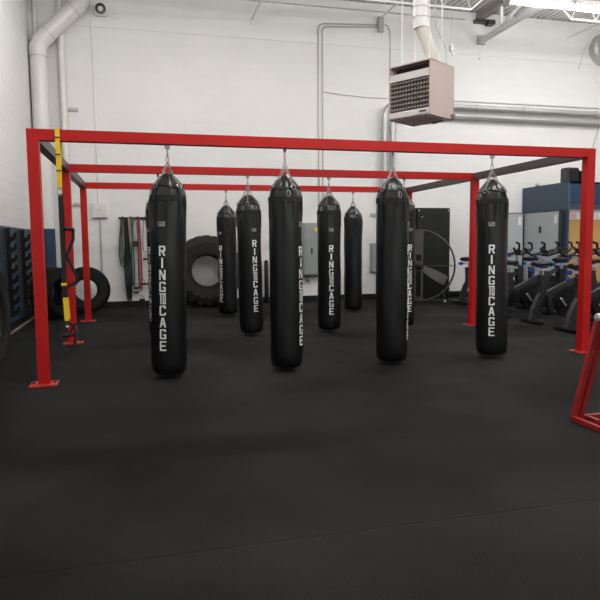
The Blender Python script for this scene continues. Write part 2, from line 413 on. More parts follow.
for i, (x, y, k, lab) in enumerate(bags):
    o = proto if i == 0 else dup(proto, (0, 0, 0), 0, lab)
    o['label'] = lab; place(o, x, y, k, {0: .018, 3: -.018, 5: -.012}.get(i, 0))
    for c_ in kids(o):
        if c_.name.startswith('lettering'): c_.location.z = {0: .018, 5: .085}.get(i, 0)

# ================================================================== SUSPENSION TRAINER on the front beam
st = thing('suspension_strap', 'yellow and black suspension trainer strap hanging from the front beam by the left post', 'suspension trainer', (.275, 0, 0))
def ribbon(mb, pts, wd, th=.004, side=(1, 0, 0)):
    P = [Vector(p) for p in pts]; s_ = Vector(side)
    for a, b in zip(P[:-1], P[1:]): mb.bar(a, b+(b-a).normalized()*.002, th, wd, up=side)
    return mb
def rb(name, m, pts, wd, th=.004, side=(1, 0, 0), par=st): return ribbon(MB(), pts, wd, th, side).build(name, m, par)
an = rb('anchor_strap', M_yel, [(0, -.006, 1.90), (0, -.012, 2.30), (0, -.007, 2.445), (0, .0, 2.446), (0, .105, 2.446), (0, .108, 2.33), (.002, .02, 2.10), (.0, .0, 1.88)], .042)
for z in (2.36, 2.20, 2.05): MB().bb(-.022, .022, -.022, -.014, z, z+.010).build('stitching', M_black, an)
MB().tube([(.02*math.cos(q), -.005, 1.86+.04*math.sin(q)) for q in [2*PI*j/14 for j in range(14)]], .005, 6, closed=True).build('carabiner', M_chain, st)
rb('main_strap', M_web, [(.0, -.004, 1.83), (.0, -.004, 1.5), (.004, -.004, 1.1), (.002, -.004, .84)], .036, .008)
rb('main_strap', M_web, [(.010, .012, 1.84), (.014, .012, 1.4), (.008, .012, .92)], .034, .006)
rb('adjuster_strap', M_yel, [(.006, -.012, .85), (.014, -.012, .625)], .040, .006)
rb('adjuster_strap', M_yel, [(.022, .012, .85), (.03, .012, .64)], .03, .006)
MB().bb(-.022, .028, -.022, -.010, .965, .99).build('yellow_tab', M_yel, st)
MB().rbox((.006, -.006, .935), (.05, .03, .05), .006).build('buckle', M_black, st)
MB().rbox((.006, -.006, .875), (.06, .03, .055), .006).build('buckle', M_black, st)
MB().bb(.004, .03, -.018, -.012, .590, .612).build('size_tag', M_sticker, st)
MB().bb(.004, .03, -.018, -.012, .560, .576).build('size_tag', M_sticker, st)
pts = [(.015+.072*math.sin(q)*(1+.15*math.cos(q)), .0, .46+.145*math.cos(q)) for q in [2*PI*j/20 for j in range(21)]]
rb('foot_loop', M_web, pts, .04, .022, (0, 1, 0))
MB().tube([(-.035, 0, .475), (.085, 0, .485)], .018, 10).build('handle', M_black, st)
# the second handle caught up by the post
rb('loose_strap', M_web, [(.105, .0, 1.50), (.10, 0, 1.40), (.03, 0, 1.24)], .03, .010)
rb('loose_strap', M_web, [(.035, 0, 1.24), (.12, 0, 1.05), (.125, 0, 1.0), (.02, 0, .945)], .03, .010)
rb('loose_strap', M_web, [(.10, 0, .60), (.03, 0, .50)], .02, .008)
MB().tube([(.02, -.01, 1.51), (.115, -.01, 1.50)], .017, 10).build('handle', M_black, st)

# ================================================================== TYRES
def tyre_mesh(R, r, w_, n=72, lug=.03, nl=24):
    mb = MB(); h = w_/2
    prof = [(r, -h*.55), (r+.02, -h*.8), ((R+r)/2, -h*1.02), (R*.90, -h*.92), (R*.965, -h*.72), (R-.012, -h*.4), (R-.008, 0), (R-.012, h*.4), (R*.965, h*.72), (R*.90, h*.92), ((R+r)/2, h*1.02), (r+.02, h*.8), (r, h*.55), (r+.04, h*.45), (R*.86, h*.6), (R*.88, 0), (R*.86, -h*.6), (r+.04, -h*.45)]
    mb.lathe(prof, n, axis='y', closed=True)
    # raised rings on the sidewalls
    for s_ in (-1, 1):
        for rr in (r+.035, (R+r)/2+.03): mb.tube([(rr*math.cos(a), s_*h*(.9 if rr < (R+r)/2 else 1.0), rr*math.sin(a)) for a in [2*PI*k/48 for k in range(48)]], .007, 5, closed=True)
    return mb
def lugs_mesh(R, w_, nl, lug, deep):
    mb = MB(); h = w_/2
    for s_ in (-1, 1):
        for k in range(nl):
            a0 = 2*PI*(k+(.5 if s_ > 0 else 0))/nl; da = 2*PI/nl*.5
            segs = [(0, R-.02, 0.0, R+lug*.4), (.45*h, R-.02, .25, R+lug*.4), (.80*h, R-.03, .45, R), (1.0*h, R-deep, .5, R-deep*.7)]
            vs = []
            for (yy, ri, sk, ro) in segs:
                for aa in (a0+da*sk*1.6, a0+da*sk*1.6+da):
                    vs.append((ri*math.cos(aa), s_*yy, ri*math.sin(aa)))
                    o_ = yy+(.012 if yy > .9*h else 0)
                    vs.append((ro*math.cos(aa), s_*o_, ro*math.sin(aa)))
            fs = [(0, 1, 3, 2)]
            for i in range(3):
                b = i*4; fs += [(b+1, b+5, b+7, b+3), (b, b+4, b+5, b+1), (b+2, b+3, b+7, b+6), (b, b+2, b+6, b+4)]
            fs += [(12, 14, 15, 13)]
            mb.add(vs, fs)
    return mb
def tyre(name, label, R, r, w_, loc, yaw_, lean, nl, lug, deep, m, grp='loose tyres'):
    t_ = thing(name, label, 'tyre', loc, 0, grp)
    t_.rotation_euler = (lean, 0, yaw_)
    tyre_mesh(R, r, w_).build('casing', m, t_)
    if lug > .002: lugs_mesh(R, w_, nl, lug, deep).build('tread', m, t_)
    return t_
tyre('tractor_tyre', 'huge chunky-treaded tractor tyre standing against the back wall between the bags', (.76), .335, .42, (2.37, 7.12, .77), 0, -.10, 22, .02, .22, M_rubber2)
tyre('truck_tyre', 'black tyre leaning on the back wall behind the left red posts', .465, .215, .24, (-.10, 6.72, .452), 0, -.10, 44, .006, .05, M_rubber)
tyre('truck_tyre', 'black tyre turned side on beside the left wall, behind the strap', .47, .235, .36, (-.60, 5.80, .475), 1.08, .0, 44, .006, .05, M_rubber)
tyre('truck_tyre', 'large tyre cut off by the left edge of the photo, near the blue boards', .61, .30, .30, (-.66, .82, .612), PI/2-.10, .0, 60, .001, .04, M_rubber2)

# ================================================================== LEFT WALL hook racks
def hookrack(y, label):
    t_ = thing('barbell_rack', label, 'barbell rack', (XL+.03, y, .25), 0, 'upright hook racks on the blue boards')
    MB().bb(0, .035, -.05, .05, 0, 1.37).build('back_plate', M_hook, t_)
    MB().bb(.035, .10, -.012, .012, .0, 1.37).build('spine', M_black, t_)
    for k in range(8):
        z = .06+k*.163
        poly = [(.09, z-.06), (.09, z+.07), (.11, z+.05), (.135, z+.035), (.165, z+.05), (.18, z+.095), (.225, z+.105), (.23, z+.06), (.215, z+.015), (.18, z-.02), (.14, z-.035), (.115, z-.06)]
        MB().prism([(.035+(a_-.035)*.82, b_) for a_, b_ in poly], -.02, .02).build('hook', M_black, t_)
    b = MB()
    for k in range(6): b.lathe([(.006, 0), (.006, .004), (.002, .006)], 8, (.036, .035*(1 if k % 2 else -1), .1+k*.23), axis='x')
    b.build('screw', M_silver, t_)
hookrack(3.95, 'black wall rack of stacked hooks nearer the left edge of the photo')
hookrack(5.15, 'black wall rack of stacked hooks just left of the tall front post')

# ================================================================== BACK WALL: pipes
dp = thing('drain_pipe', 'wide cream drain pipe in the left corner, elbowed at top and blue at its foot', 'drain pipe', (-.872, 7.26, 0))
X0 = 0
def seg(name, path, r, m, par, n=24): return MB().tube(path, r, n).build(name, m, par)
seg('lower_pipe', [(0, 0, 0), (0, 0, 1.69)], .168, M_blue, dp)['label'] = 'navy blue lower length of pipe'
seg('upper_pipe', [(0, 0, 1.69), (0, 0, 5.12)], .165, M_pipe, dp)
seg('elbow', [(0, 0, 5.10), (0, 0, 5.28), (.06, 0, 5.42), (.19, 0, 5.56), (.22, 0, 5.60)], .173, M_pipe, dp)
seg('diagonal_pipe', [(.19, 0, 5.56), (.74, 0, 6.12)], .165, M_pipe, dp)
seg('elbow', [(.68, 0, 6.06), (.80, 0, 6.18), (.88, 0, 6.33), (.88, 0, 6.46)], .173, M_pipe, dp)
seg('upper_pipe', [(.88, 0, 6.42), (.88, 0, ZC-.003)], .165, M_pipe, dp)
for z in (1.69,): MB().lathe([(.165, z-.006), (.176, z-.006), (.176, z+.006), (.165, z+.006)], 24, closed=True).build('coupling', M_greypipe, dp)
for pa, pb_ in (((0, 0, 5.10), (0, 0, 5.112)), ((.20, 0, 5.57), (.209, 0, 5.579)), ((.69, 0, 6.07), (.699, 0, 6.079))):
    MB().tube([pa, pb_], .1765, 24).build('coupling', M_greypipe, dp)
MB().bb(-.165, .0, .16, .28, 4.30, 4.325).lathe([(.168, 4.29), (.174, 4.29), (.174, 4.33), (.168, 4.33)], 24, closed=True).build('bracket', M_pipe, dp)
vp = thing('vent_pipe', 'white vertical pipe beside the wide drain pipe', 'pipe', (-.46, 7.47, 0))
seg('pipe', [(0, 0, 0), (0, 0, ZC-.003)], .068, M_pipe, vp)
MB().lathe([(.068, 4.0), (.076, 4.0), (.076, 4.06), (.068, 4.06)], 20, closed=True).build('coupling', M_pipe, vp)
tag(seg('corner_pipe', [(-.94, 7.49, 0.14), (-.94, 7.49, ZC-.003)], .045, M_pipe, None), 'thin white pipe running up the corner behind the elbow', 'pipe')
tag(seg('conduit', [(.16, 7.532, 2.235), (.145, 7.532, 6.0), (.15, 7.532, ZC-.003)], .016, M_whitep, None, 10), 'thin white conduit rising from the square junction box to the ceiling', 'conduit')
tag(seg('conduit', [(.175, 7.532, .13), (.17, 7.532, 1.925)], .016, M_greypipe, None, 10), 'thin conduit dropping from the square junction box to the floor', 'conduit')
jb = thing('junction_box', 'pale square junction box on the back wall beside the left posts', 'junction box', (.175, YB, 2.08))
MB().rbox((0, -.045, 0), (.30, .09, .31), .006).build('box', M_whitep, jb)
MB().rbox((0, -.093, 0), (.28, .008, .29), .003).build('cover', M_pipe, jb)
MB().lathe([(.018, 0), (.018, .01), (.008, .012)], 12, (0, -.108, .02), axis='y').build('knockout', M_greypipe, jb)
for (px, pz, lab) in ((-.28, 4.165, 'small grey wall anchor high up beside the white vent pipe'), (-.25, 2.215, 'small grey wall anchor beside the left red posts'), (6.40, 2.02, 'small grey wall anchor right of the plain rear bag')):
    tag(MB().bb(px-.1, px+.1, YB-.03, YB, pz-.012, pz+.03).bb(px-.1, px+.1, YB-.05, YB-.03, pz-.03, pz-.012).build('wall_anchor', M_greypipe), lab, 'wall anchor', 'small wall anchors')
cmr = thing('security_camera', 'white wall unit with round dark-ringed lens near the ceiling above the drain pipe', 'security camera', (.34, YB, 6.20))
MB().rbox((0, -.05, 0), (.26, .10, .26), .03).build('housing', M_whitep, cmr)
MB().lathe([(.105, 0), (.105, -.04), (.075, -.045), (.06, -.02), (.06, 0)], 24, (0, -.10, 0), axis='y').build('lens_ring', M_hook, cmr)
MB().lathe([(.058, -.0), (.05, -.02), (.01, -.03)], 20, (0, -.10, 0), axis='y').build('lens', M_whitep, cmr)
tag(MB().tube(arc((.60, 7.52, 6.10), .06, .6, 5.6, 12), .012, 6).build('wall_ring', M_whitep), 'small white ring fixed to the wall beside the round lens unit', 'wall ring')

# conduits and panels mid wall
tag(MB().tube([(5.03, 7.532, 1.83), (5.03, 7.532, 6.18), (5.07, 7.532, 6.27), (5.16, 7.532, 6.31), (6.45, 7.532, 6.38)], .017, 8).build('conduit', M_greypipe), 'left and outer of the paired grey conduits rising from the grey panel', 'conduit', 'paired conduits')
tag(MB().tube([(5.13, 7.532, 1.83), (5.13, 7.532, 6.14), (5.17, 7.532, 6.22), (5.24, 7.532, 6.25), (6.45, 7.532, 6.33)], .017, 8).build('conduit', M_greypipe), 'right and inner of the paired grey conduits rising from the grey panel', 'conduit', 'paired conduits')
tag(MB().tube([(5.14, 7.525, 4.80), (5.6, 7.535, 4.76), (6.2, 7.535, 4.73), (6.75, 7.535, 4.73)], .012, 6).build('cable', M_greypipe), 'thin cable crossing the wall from the paired conduits towards the heater', 'cable')
tag(MB().tube([(6.62, 7.535, 6.40), (6.72, 7.535, 6.38), (6.78, 7.535, 6.25), (6.79, 7.535, 4.8)], .012, 6).build('cable', M_greypipe), 'thin cable dropping from the ceiling switch box behind the heater', 'cable')
tag(MB().rbox((6.53, 7.50, 6.38), (.13, .10, .34), .01).build('switch_box', M_greypipe), 'small grey box high on the wall at the end of the paired conduits', 'junction box')
ep = thing('breaker_box', 'grey wall panel with yellow sticker partly behind the second front bag', 'electrical panel', (4.93, YB-.004, .62))
MB().rbox((0, -.07, .60), (.60, .14, 1.20), .006).build('housing', M_panel, ep)
MB().rbox((0, -.146, .60), (.57, .012, 1.16), .004).build('door', M_panel, ep)
MB().rbox((-.12, -.155, .55), (.035, .012, .14), .004).build('latch', M_black, ep)
MB().bb(-.05, .08, -.154, -.152, 1.0, 1.09).build('warning_sticker', M_ysticker, ep)
b = MB()
b.bb(-.29, -.15, -.10, -.02, -.06, 0).tube([(-.24, -.06, -.05), (-.24, -.06, -.13), (-.16, -.06, -.14)], .02, 8).bb(-.29, .29, -.12, 0, -.03, 0); b.build('cable_gland', M_hook, ep)
e2 = thing('switch_cabinet', 'small grey electrical box low on the wall behind the third front bag', 'electrical box', (6.41, YB, .65))
MB().rbox((0, -.05, .345), (.22, .10, .69), .006).build('housing', M_panel, e2); MB().rbox((0, -.105, .345), (.20, .01, .66), .003).build('door', M_panel, e2)
# heating pipes
def hpipe(zh, xv, r, lab, zlo=.0):
    R_ = .30; pth = [(xv, 7.40, 0), (xv, 7.40, zh-R_)]+arc((xv+R_, 7.40, zh-R_), R_, PI, PI/2, 8)[1:]+[(XR-.01, 7.40, zh)]
    t_ = thing('heating_pipe', lab, 'pipe', (xv, 7.40, 0), 0, 'grey wall pipes')
    q = MB().tube(pth, r, 16); q.v = [(v[0]-xv, v[1]-7.40, v[2]) for v in q.v]; q.build('pipe', M_pipe2, t_)
    q = MB().lathe([(r, zh-R_-.12), (r+.012, zh-R_-.12), (r+.012, zh-R_-.04), (r, zh-R_-.04)], 16, closed=True); q.build('coupling', M_pipe2, t_)
    for xx in (9.0, 10.3, 12.4):
        MB().lathe([(r, -.03), (r+.01, -.03), (r+.01, .03), (r, .03)], 16, (xx-xv, 0, zh), axis='x', closed=True).build('coupling', M_pipe2, t_)
M_pipe2 = mat('pale grey pipe', (.46, .455, .44), .3, metal=.35)
hpipe(4.585, 6.60, .066, 'upper of the two grey pipes along the back wall, turning down behind the heater')
hpipe(4.37, 6.80, .066, 'lower of the two grey pipes along the back wall, turning down behind the heater')
tag(MB().tube([(6.9, 7.52, 4.75), (9, 7.52, 4.76), (XR, 7.52, 4.76)], .012, 6).build('cable', M_greypipe), 'thin cable running just above the two horizontal wall pipes', 'cable')
tag(MB().bb(3.705, 3.795, 7.42, 7.50, 0, .98).build('padded_post', M_black) if False else MB().lathe([(.045, 0), (.05, .02), (.05, .94), (.03, .97), (.02, .98)], 14, (3.75, 7.46, 0)).build('foam_roller', M_black), 'tall thin black roller standing against the back wall between bags', 'foam roller')

# ================================================================== BAND RACK
br = thing('band_rack', 'short black wall bar with pegs holding exercise bands', 'band rack', (.92, YB, 1.92))
MB().bb(-.37, .42, -.035, 0, -.025, .025).build('bar', M_black, br)
for k in range(5):
    MB().tube([(-.28+k*.155, -.03, 0), (-.28+k*.155, -.13, 0), (-.28+k*.155, -.15, .03)], .014, 8).build('peg', M_black, br)
    
def band(x, z1, wd, m, lab, r=.008, handle=None, cnt=2, y=-.09):
    t_ = thing('exercise_band', lab, 'exercise band', (.92+x, YB+y, 1.92), 0, 'exercise bands on the wall bar')
    for i in range(cnt):
        ww = wd*(1-.35*i); yy = -.02*i; zb = -(z1-.06*i)
        pts = [(-ww/2*.35, yy, .0), (0, yy, .026), (ww/2*.35, yy, .0), (ww/2*.8, yy, zb*.4), (ww/2, yy, zb*.75), (ww/2*.7, yy, zb*.95), (0, yy, zb), (-ww/2*.7, yy, zb*.95), (-ww/2, yy, zb*.75), (-ww/2*.8, yy, zb*.4)]
        MB().tube(pts, r, 6, closed=True).build('tube', m, t_)
    if handle:
        for hx, hz in handle:
            MB().tube([(hx, -.01, hz+.11), (hx-.055, -.01, hz), (hx+.055, -.01, hz)], .011, 6, closed=True).build('stirrup', M_black, t_)
            MB().tube([(hx-.06, -.01, hz), (hx+.06, -.01, hz)], .023, 8).build('grip', M_black, t_)
band(-.28, 1.05, .20, M_olive, 'dark olive loop band hung widest at the left end of the bar', .011, cnt=3)
band(-.155, .62, .06, M_tan, 'tan loop band hanging short beside the olive band', .012, cnt=1, y=-.16)
band(-.10, 1.50, .06, M_gband, 'green tube band with a black handle hanging near the floor', .012, [(.05, -1.60), (.05, -1.50)], y=-.115)
band(-.035, .56, .10, M_gyband, 'short grey tube band with a handle halfway up the wall', .009, [(.0, -.58), (.0, -.52)], cnt=1, y=-.14)
band(.045, 1.58, .07, M_rband, 'red tube band with stirrup handle reaching almost to the floor', .013, [(.02, -1.76), (.06, -1.42)], y=-.085)
band(.17, .74, .11, M_gyband, 'grey cord band with a triangular handle beside the red band', .008, [(.0, -.88)], cnt=1)
band(.27, 1.28, .10, M_gyband, 'thin cord with triangular handle next to the leftmost punching bags', .008, [(-.04, -1.42)], cnt=1)
t_ = thing('jump_rope', 'bunch of black straps hanging from the bar left of the green band', 'straps', (.71, YB-.15, 1.92), 0)
q = MB()
for i in range(6):
    dx = .016*(i-2.5); q.tube([(dx*.4, -.02*(i % 2), .0), (dx, -.02, -.5), (dx*1.8, -.015, -1.0), (dx*1.6+.01, -.015, -1.45), (dx*.9+.01, -.01, -1.72-.04*(i % 3))], .012, 6)
q.build('straps', M_web, t_)

# ================================================================== BLACK MATS AND FAN
t_ = thing('gym_mat', 'tall black folded gym mat standing against the wall behind the big fan', 'gym mat', (7.74, 7.2, 0), 0, 'standing black mats')
MB().rbox((0, 0, 1.08), (.86, .16, 2.16), .015).build('padding', M_mat, t_)
MB().rbox((-.02, -.085, 1.98), (.70, .012, .05), .005).build('carry_strap', M_web, t_)
q = MB()
for dx, z in ((-.30, 1.95), (.38, 2.10), (-.38, 2.10)): q.lathe([(.016, 0), (.016, -.006), (.008, -.008)], 10, (dx, -.082, z), axis='y')
q.build('grommet', M_silver, t_)
t_ = thing('gym_mat', 'darker black mat standing between the taller mat and the third front bag', 'gym mat', (6.95, 7.2, 0), 0, 'standing black mats')
MB().rbox((0, 0, 1.06), (.66, .20, 2.12), .02).build('padding', M_mat, t_)
MB().rbox((.1, -.10, 1.9), (.3, .012, .05), .005).build('carry_strap', M_web, t_)

fan = thing('drum_fan', 'very large round floor fan in front of the black mats, half behind bags', 'fan', (7.03, 6.42, 0), -.44)
FR, FZ = .795, .825
MB().tube([(FR*math.cos(a), 0, FZ+FR*math.sin(a)) for a in [2*PI*k/72 for k in range(72)]], .017, 8, closed=True).build('rim', M_hook, fan)
MB().tube([(FR*math.cos(a),   .15, FZ+FR*math.sin(a)) for a in [2*PI*k/72 for k in range(72)]], .014, 8, closed=True).build('rim', M_hook, fan)
q = MB()
for k in range(12):
    a = 2*PI*k/12; q.tube([(FR*math.cos(a), 0, FZ+FR*math.sin(a)), (FR*math.cos(a),   .15, FZ+FR*math.sin(a))], .007, 6)
q.tube([(-FR, -.01, FZ), (FR, -.01, FZ)], .009, 6)
q.build('guard_wires', M_hook, fan)
q = MB().bb(-.10, -.055, -.03, .0, FZ-FR, FZ+FR).bb(.055, .10, -.03, .0, FZ-FR, FZ+FR).bb(-.055, .055, -.012, .0, FZ+.25, FZ+FR-.02).bb(-.055, .055, -.012, .0, FZ-.12, FZ+.12).bb(-.055, .055, -.012, .0, FZ-FR, FZ-FR+.1)
q.build('motor_mount', M_galv2 if False else mat('worn steel channel', (.12, .12, .12), .3, metal=.7), fan)
MB().lathe([(.09, .14), (.10, .0), (.09, -.06), (.05, -.085), (.02, -.09)], 24, (0, 0, FZ), axis='y').build('hub', M_black, fan)
for k, a in enumerate((-.52, -.52+2*PI/3, -.52+4*PI/3)):
    q = MB(); d = Vector((math.cos(a), 0, math.sin(a))); nrm = Vector((-math.sin(a), 0, math.cos(a))); vs = []
    for r_, hw, tw in ((.09, .05, .06), (.25, .085, .05), (.45, .105, .04), (.62, .11, .03), (.70, .10, .025)):
        for s_ in (-1, 1):
            p = Vector((0, .08, FZ))+d*r_+nrm*hw*s_+Vector((0, 1, 0))*tw*s_; vs += [p, p+Vector((0, .006, 0))]
    fs = [(0, 2, 3, 1), (16, 17, 19, 18)]
    for i in range(4):
        b = i*4; fs += [(b, b+4, b+6, b+2), (b+1, b+3, b+7, b+5), (b, b+1, b+5, b+4), (b+2, b+6, b+7, b+3)]
    q.add(vs, fs, True); q.build('blade', mat('fan blade grey', (.03, .029, .028), .4, metal=.3) if k == 0 else bpy.data.materials['fan blade grey'], fan)
q = MB().bar((-.55, .13, .04), (.62, .13, .04), .05, .03)
for sx in (-.52, .58):
    q.bar((sx, -.10, .035), (sx, .24, .035), .05, .03); q.bar((sx, .13, .05), (sx*.98, .13, .27), .03, .03)
q.build('stand', M_hook, fan)
for sx in (-.52, .58): MB().lathe([(.03, -.02), (.03, .02)], 14, (sx, -.10, .03), axis='x').build('wheel', M_silver, fan)
tag(MB().tube([(8.32, 7.5, 1.5), (8.30, 7.51, 1.1), (8.36, 7.50, .8), (8.30, 7.49, .5), (8.36, 7.47, .18), (8.40, 7.35, .02)], .01, 6).build('power_cord', M_black), 'thin black power cord hanging down the wall right of the fan', 'power cord')
tag(MB().rbox((8.32, 7.52, 1.55), (.09, .06, .13), .008).build('wall_socket', M_greypipe), 'small grey wall socket above the hanging cord, right of the fan', 'socket')
tag(MB().rbox((8.75, 7.36, .05), (1.1, .10, .05), .01).rbox((8.75, 7.36, .095), (1.06, .05, .04), .01).build('floor_beam', M_black), 'low black beam lying along the foot of the wall right of the fan', 'beam')

# ================================================================== GREY CABINETS
def cabinet(loc, rot, wd, hh, dp_, lab, hx):
    t_ = thing('electrical_cabinet', lab, 'cabinet', loc, rot, 'grey steel cabinets behind the bikes')
    MB().rbox((0, 0, hh/2), (wd, dp_, hh), .008).build('housing', mat('cabinet dark frame', (.035, .04, .042), .5) if 'cabinet dark frame' not in bpy.data.materials else bpy.data.materials['cabinet dark frame'], t_)
    dr = MB().rbox((0, -dp_/2-.008, hh/2), (wd-.05, .016, hh-.05), .005).build('door', M_panel2, t_)
    MB().rbox((hx, -dp_/2-.022, hh*.79), (.07, .014, .17), .02).build('handle', M_hook, dr)
    MB().bb(wd/2-.16, wd/2-.07, -dp_/2-.018, -dp_/2-.0165, hh-.30, hh-.10).build('label', M_sticker, dr)
cabinet((9.86, 7.36, 0), 0, .74, 2.06, .30, 'narrow-looking grey steel cabinet right of the last front bag, against the back wall', -.2)
cabinet((10.33, 6.60, 0), -PI/2, 1.34, 2.06, .08, 'wide grey steel cabinet with dark handle against the side of the blue kiosk', 0)

# ================================================================== BLUE KIOSK
kx, ky, kz = 10.40, 5.80, 2.69
kk = thing('kiosk', 'blue-walled staff kiosk in the right corner with a tan board inside', 'kiosk', (kx, ky, 0))
MB().bb(0, .05, .0, 1.73, 0, kz).build('side_wall', M_kiosk, kk)
MB().bb(.05, 3.6, 0, .14, 2.23, kz).build('header', M_blue, kk)
MB().bb(.05, 3.6, .02, .12, 2.10, 2.23).build('lower_header', M_kiosk, kk)
MB().bb(.05, 3.6, .0, .30, kz-.04, kz-.001).build('top_board', M_blue, kk)
MB().bb(.05, 3.6, .18, .22, 0, 2.62).build('inner_board', M_ply, kk)
MB().bb(.05, 3.5, .16, .18, 1.84, 2.12).build('white_strip', M_white, kk)
MB().bb(.20, .34,  .145, .16, 1.88, 1.99).build('notice', M_pink, kk)
MB().bb(.46, .70,  .145, .16, 1.94, 2.05).build('notice', mat('notice green', (.5, .62, .42), .6), kk)
MB().bb(1.05, 1.25,  .145, .16, 1.84, 1.92).build('notice', M_tan, kk)
bx = thing('speaker_box', 'black box sitting on top of the blue kiosk', 'speaker', (10.59, 6.02, kz), .0)
MB().rbox((0, 0, .165), (.31, .26, .33), .02).build('cabinet', mat('grey black shell', (.045, .045, .042), .5), bx)
MB().rbox((.02, -.136, .165), (.25, .012, .28), .01).build('grille', M_black, bx)
b3 = thing('small_speaker', 'small black unit with a white squiggle mark beside the box on the blue kiosk', 'speaker', (10.93, 6.02, kz), 0)
MB().rbox((0, 0, .13), (.34, .30, .26), .015).build('cabinet', M_black, b3)
MB().tube([(-.10, -.154, .16), (-.05, -.154, .16)], .008, 6).tube(arc((.03, -.154, .13), .045, -2.6, 1.8, 10)+[(.02, -.154, .10)], .008, 6).build('mark', M_print, b3)
tag(MB().lathe([(.05, 0), (.06, .03), (.03, .06), (.01, .07)], 12, (10.38, 6.9, kz)).build('cap', M_galv), 'tiny pale round object on the top edge of the blue kiosk', 'small object')

# ================================================================== SPIN BIKES
def make_bike():
    b0 = thing('spin_bike', '', 'exercise bike', (0, 0, 0), 0, 'spin bikes')
    def rprism(poly, y0, y1, name, m, par=b0): return MB().prism(poly, y0, y1).build(name, m, par)
    MB().rbox((.03, 0, .04), (.12, .56, .05), .02).build('rear_foot', M_bikegrey, b0)
    MB().rbox((1.06, 0, .04), (.12, .56, .05), .02).build('front_foot', M_bikegrey, b0)
    fr = rprism([(-.02, .06), (.10, .06), (.11, .14), (.15, .30), (.22, .42), (.28, .50), (.26, .60), (.235, .80), (.15, .80), (.16, .60), (.16, .50), (.10, .40), (.03, .24), (.0, .12)], -.045, .045, 'rear_column', M_bikegrey)
    MB().bar((.26, 0, .46), (.92, 0, .76), .07, .085).build('main_tube', M_bikegrey, b0)
    rprism([(1.02, .06), (1.12, .06), (1.10, .30), (1.0, .60), (.95, .90), (.85, .90), (.88, .62), (.98, .28)], -.055, .055, 'front_column', M_bikegrey)
    MB().bar((.10, 0, .09), (1.04, 0, .09), .05, .05).build('floor_tube', M_bikegrey, b0)
    MB().tube([(.215, 0, .78), (.205, 0, .90)], .022, 10).build('seat_post', M_silver, b0)
    sl = MB().rbox((.20, 0, .885), (.32, .045, .045), .01).build('seat_slider', M_silver, b0)
    MB().rbox((.01, 0, .885), (.10, .07, .065), .015).build('end_cap', M_bikeblue, sl)
    sd = MB()
    secs = [(.04, .085, .975), (.09, .14, .99), (.17, .13, .99), (.25, .07, .985), (.35, .035, .975), (.38, .01, .965)]
    vs = []
    for x, hw, z in secs:
        for k in range(8):
            a = 2*PI*k/8; vs.append((x, hw*math.cos(a), z+.038*math.sin(a)))
    fs = [tuple(range(8))[::-1], tuple(range(40, 48))]
    for i in range(5):
        for k in range(8): fs.append((i*8+k, i*8+(k+1) % 8, i*8+8+(k+1) % 8, i*8+8+k))
    sd.add(vs, fs, True); sdo = sd.build('saddle', M_black, b0)
    MB().rbox((.18, 0, .945), (.20, .07, .035), .01).build('saddle_base', M_bikeblue, sdo)
    # flywheel at the front, shrouded, crank in the middle
    MB().lathe([(.265, -.035), (.27, -.03), (.27, .03), (.265, .035), (.20, .038), (.19, .02), (.05, .03)], 40, (.72, 0, .34), axis='y').build('flywheel', M_black, b0)
    MB().lathe([(.13, -.02), (.13, .02), (.12, .03), (.03, .03)], 28, (.50, -.075, .40), axis='y').build('chain_guard', M_black, b0)
    MB().rbox((.64, -.075, .375), (.36, .035, .15), .03).build('chain_guard', M_black, b0)
    ck = MB().bar((.50, -.11, .40), (.60, -.11, .27), .02, .03).tube([(.50, -.12, .40), (.50, .12, .40)], .018, 8).bar((.50, .11, .40), (.40, .11, .53), .02, .03).build('crank', M_silver, b0)
    for sy, x, z in ((-1, .60, .27), (1, .40, .53)): MB().rbox((x, sy*.17, z), (.10, .10, .03), .01).build('pedal', M_black, b0)
    MB().tube([(.90, 0, .88), (.885, 0, 1.06)], .024, 10).build('handlebar_post', M_silver, b0)
    hs = MB().rbox((.86, 0, 1.075), (.24, .045, .04), .01).build('handlebar_slider', M_silver, b0)
    MB().rbox((.72, 0, 1.075), (.06, .065, .06), .018).build('adjuster_knob', M_bikeblue, hs)
    hb = MB(); 
    for s_ in (-1, 1):
        hb.tube([(.86, 0, 1.10), (.87, s_*.10, 1.11), (.90, s_*.21, 1.12), (1.0, s_*.23, 1.15), (1.07, s_*.22, 1.22), (1.06, s_*.21, 1.31), (.99, s_*.20, 1.33)], .023, 8)
        hb.tube([(.90, s_*.20, 1.115), (.80, s_*.225, 1.10), (.72, s_*.23, 1.15), (.66, s_*.23, 1.23)], .023, 8)
        hb.tube([(.95, s_*.05, 1.11), (1.06, s_*.05, 1.18), (1.13, s_*.04, 1.20)], .016, 8)
    hb.build('handlebar', M_black, b0)
    MB().rbox((.93, 0, 1.16), (.05, .10, .08), .015).build('console', M_black, b0)
    MB().lathe([(.03, .0), (.032, .02), (.02, .05), (.012, .055)], 12, (.70, 0, .70)).tube([(.70, 0, .66), (.70, 0, .72)], .012, 8).build('resistance_knob', M_bikeblue, b0)
    MB().rbox((.60, 0, .53), (.16, .05, .08), .02, Matrix.Rotation(-.43, 3, 'Y')).build('brake_cover', M_bikeblue, b0)
    return b0
bike_spots = [(7.20, 2.53, ''),
              (7.12, 1.52, ''), (7.22, 3.48, ''), (7.22, .45, ''), (7.28, 4.40, ''), (7.72, 5.78, ''),
              (8.95, 1.6, ''), (8.98, 2.55, ''), (9.0, 3.5, ''), (9.0, 4.4, ''), (8.95, 5.3, '')]
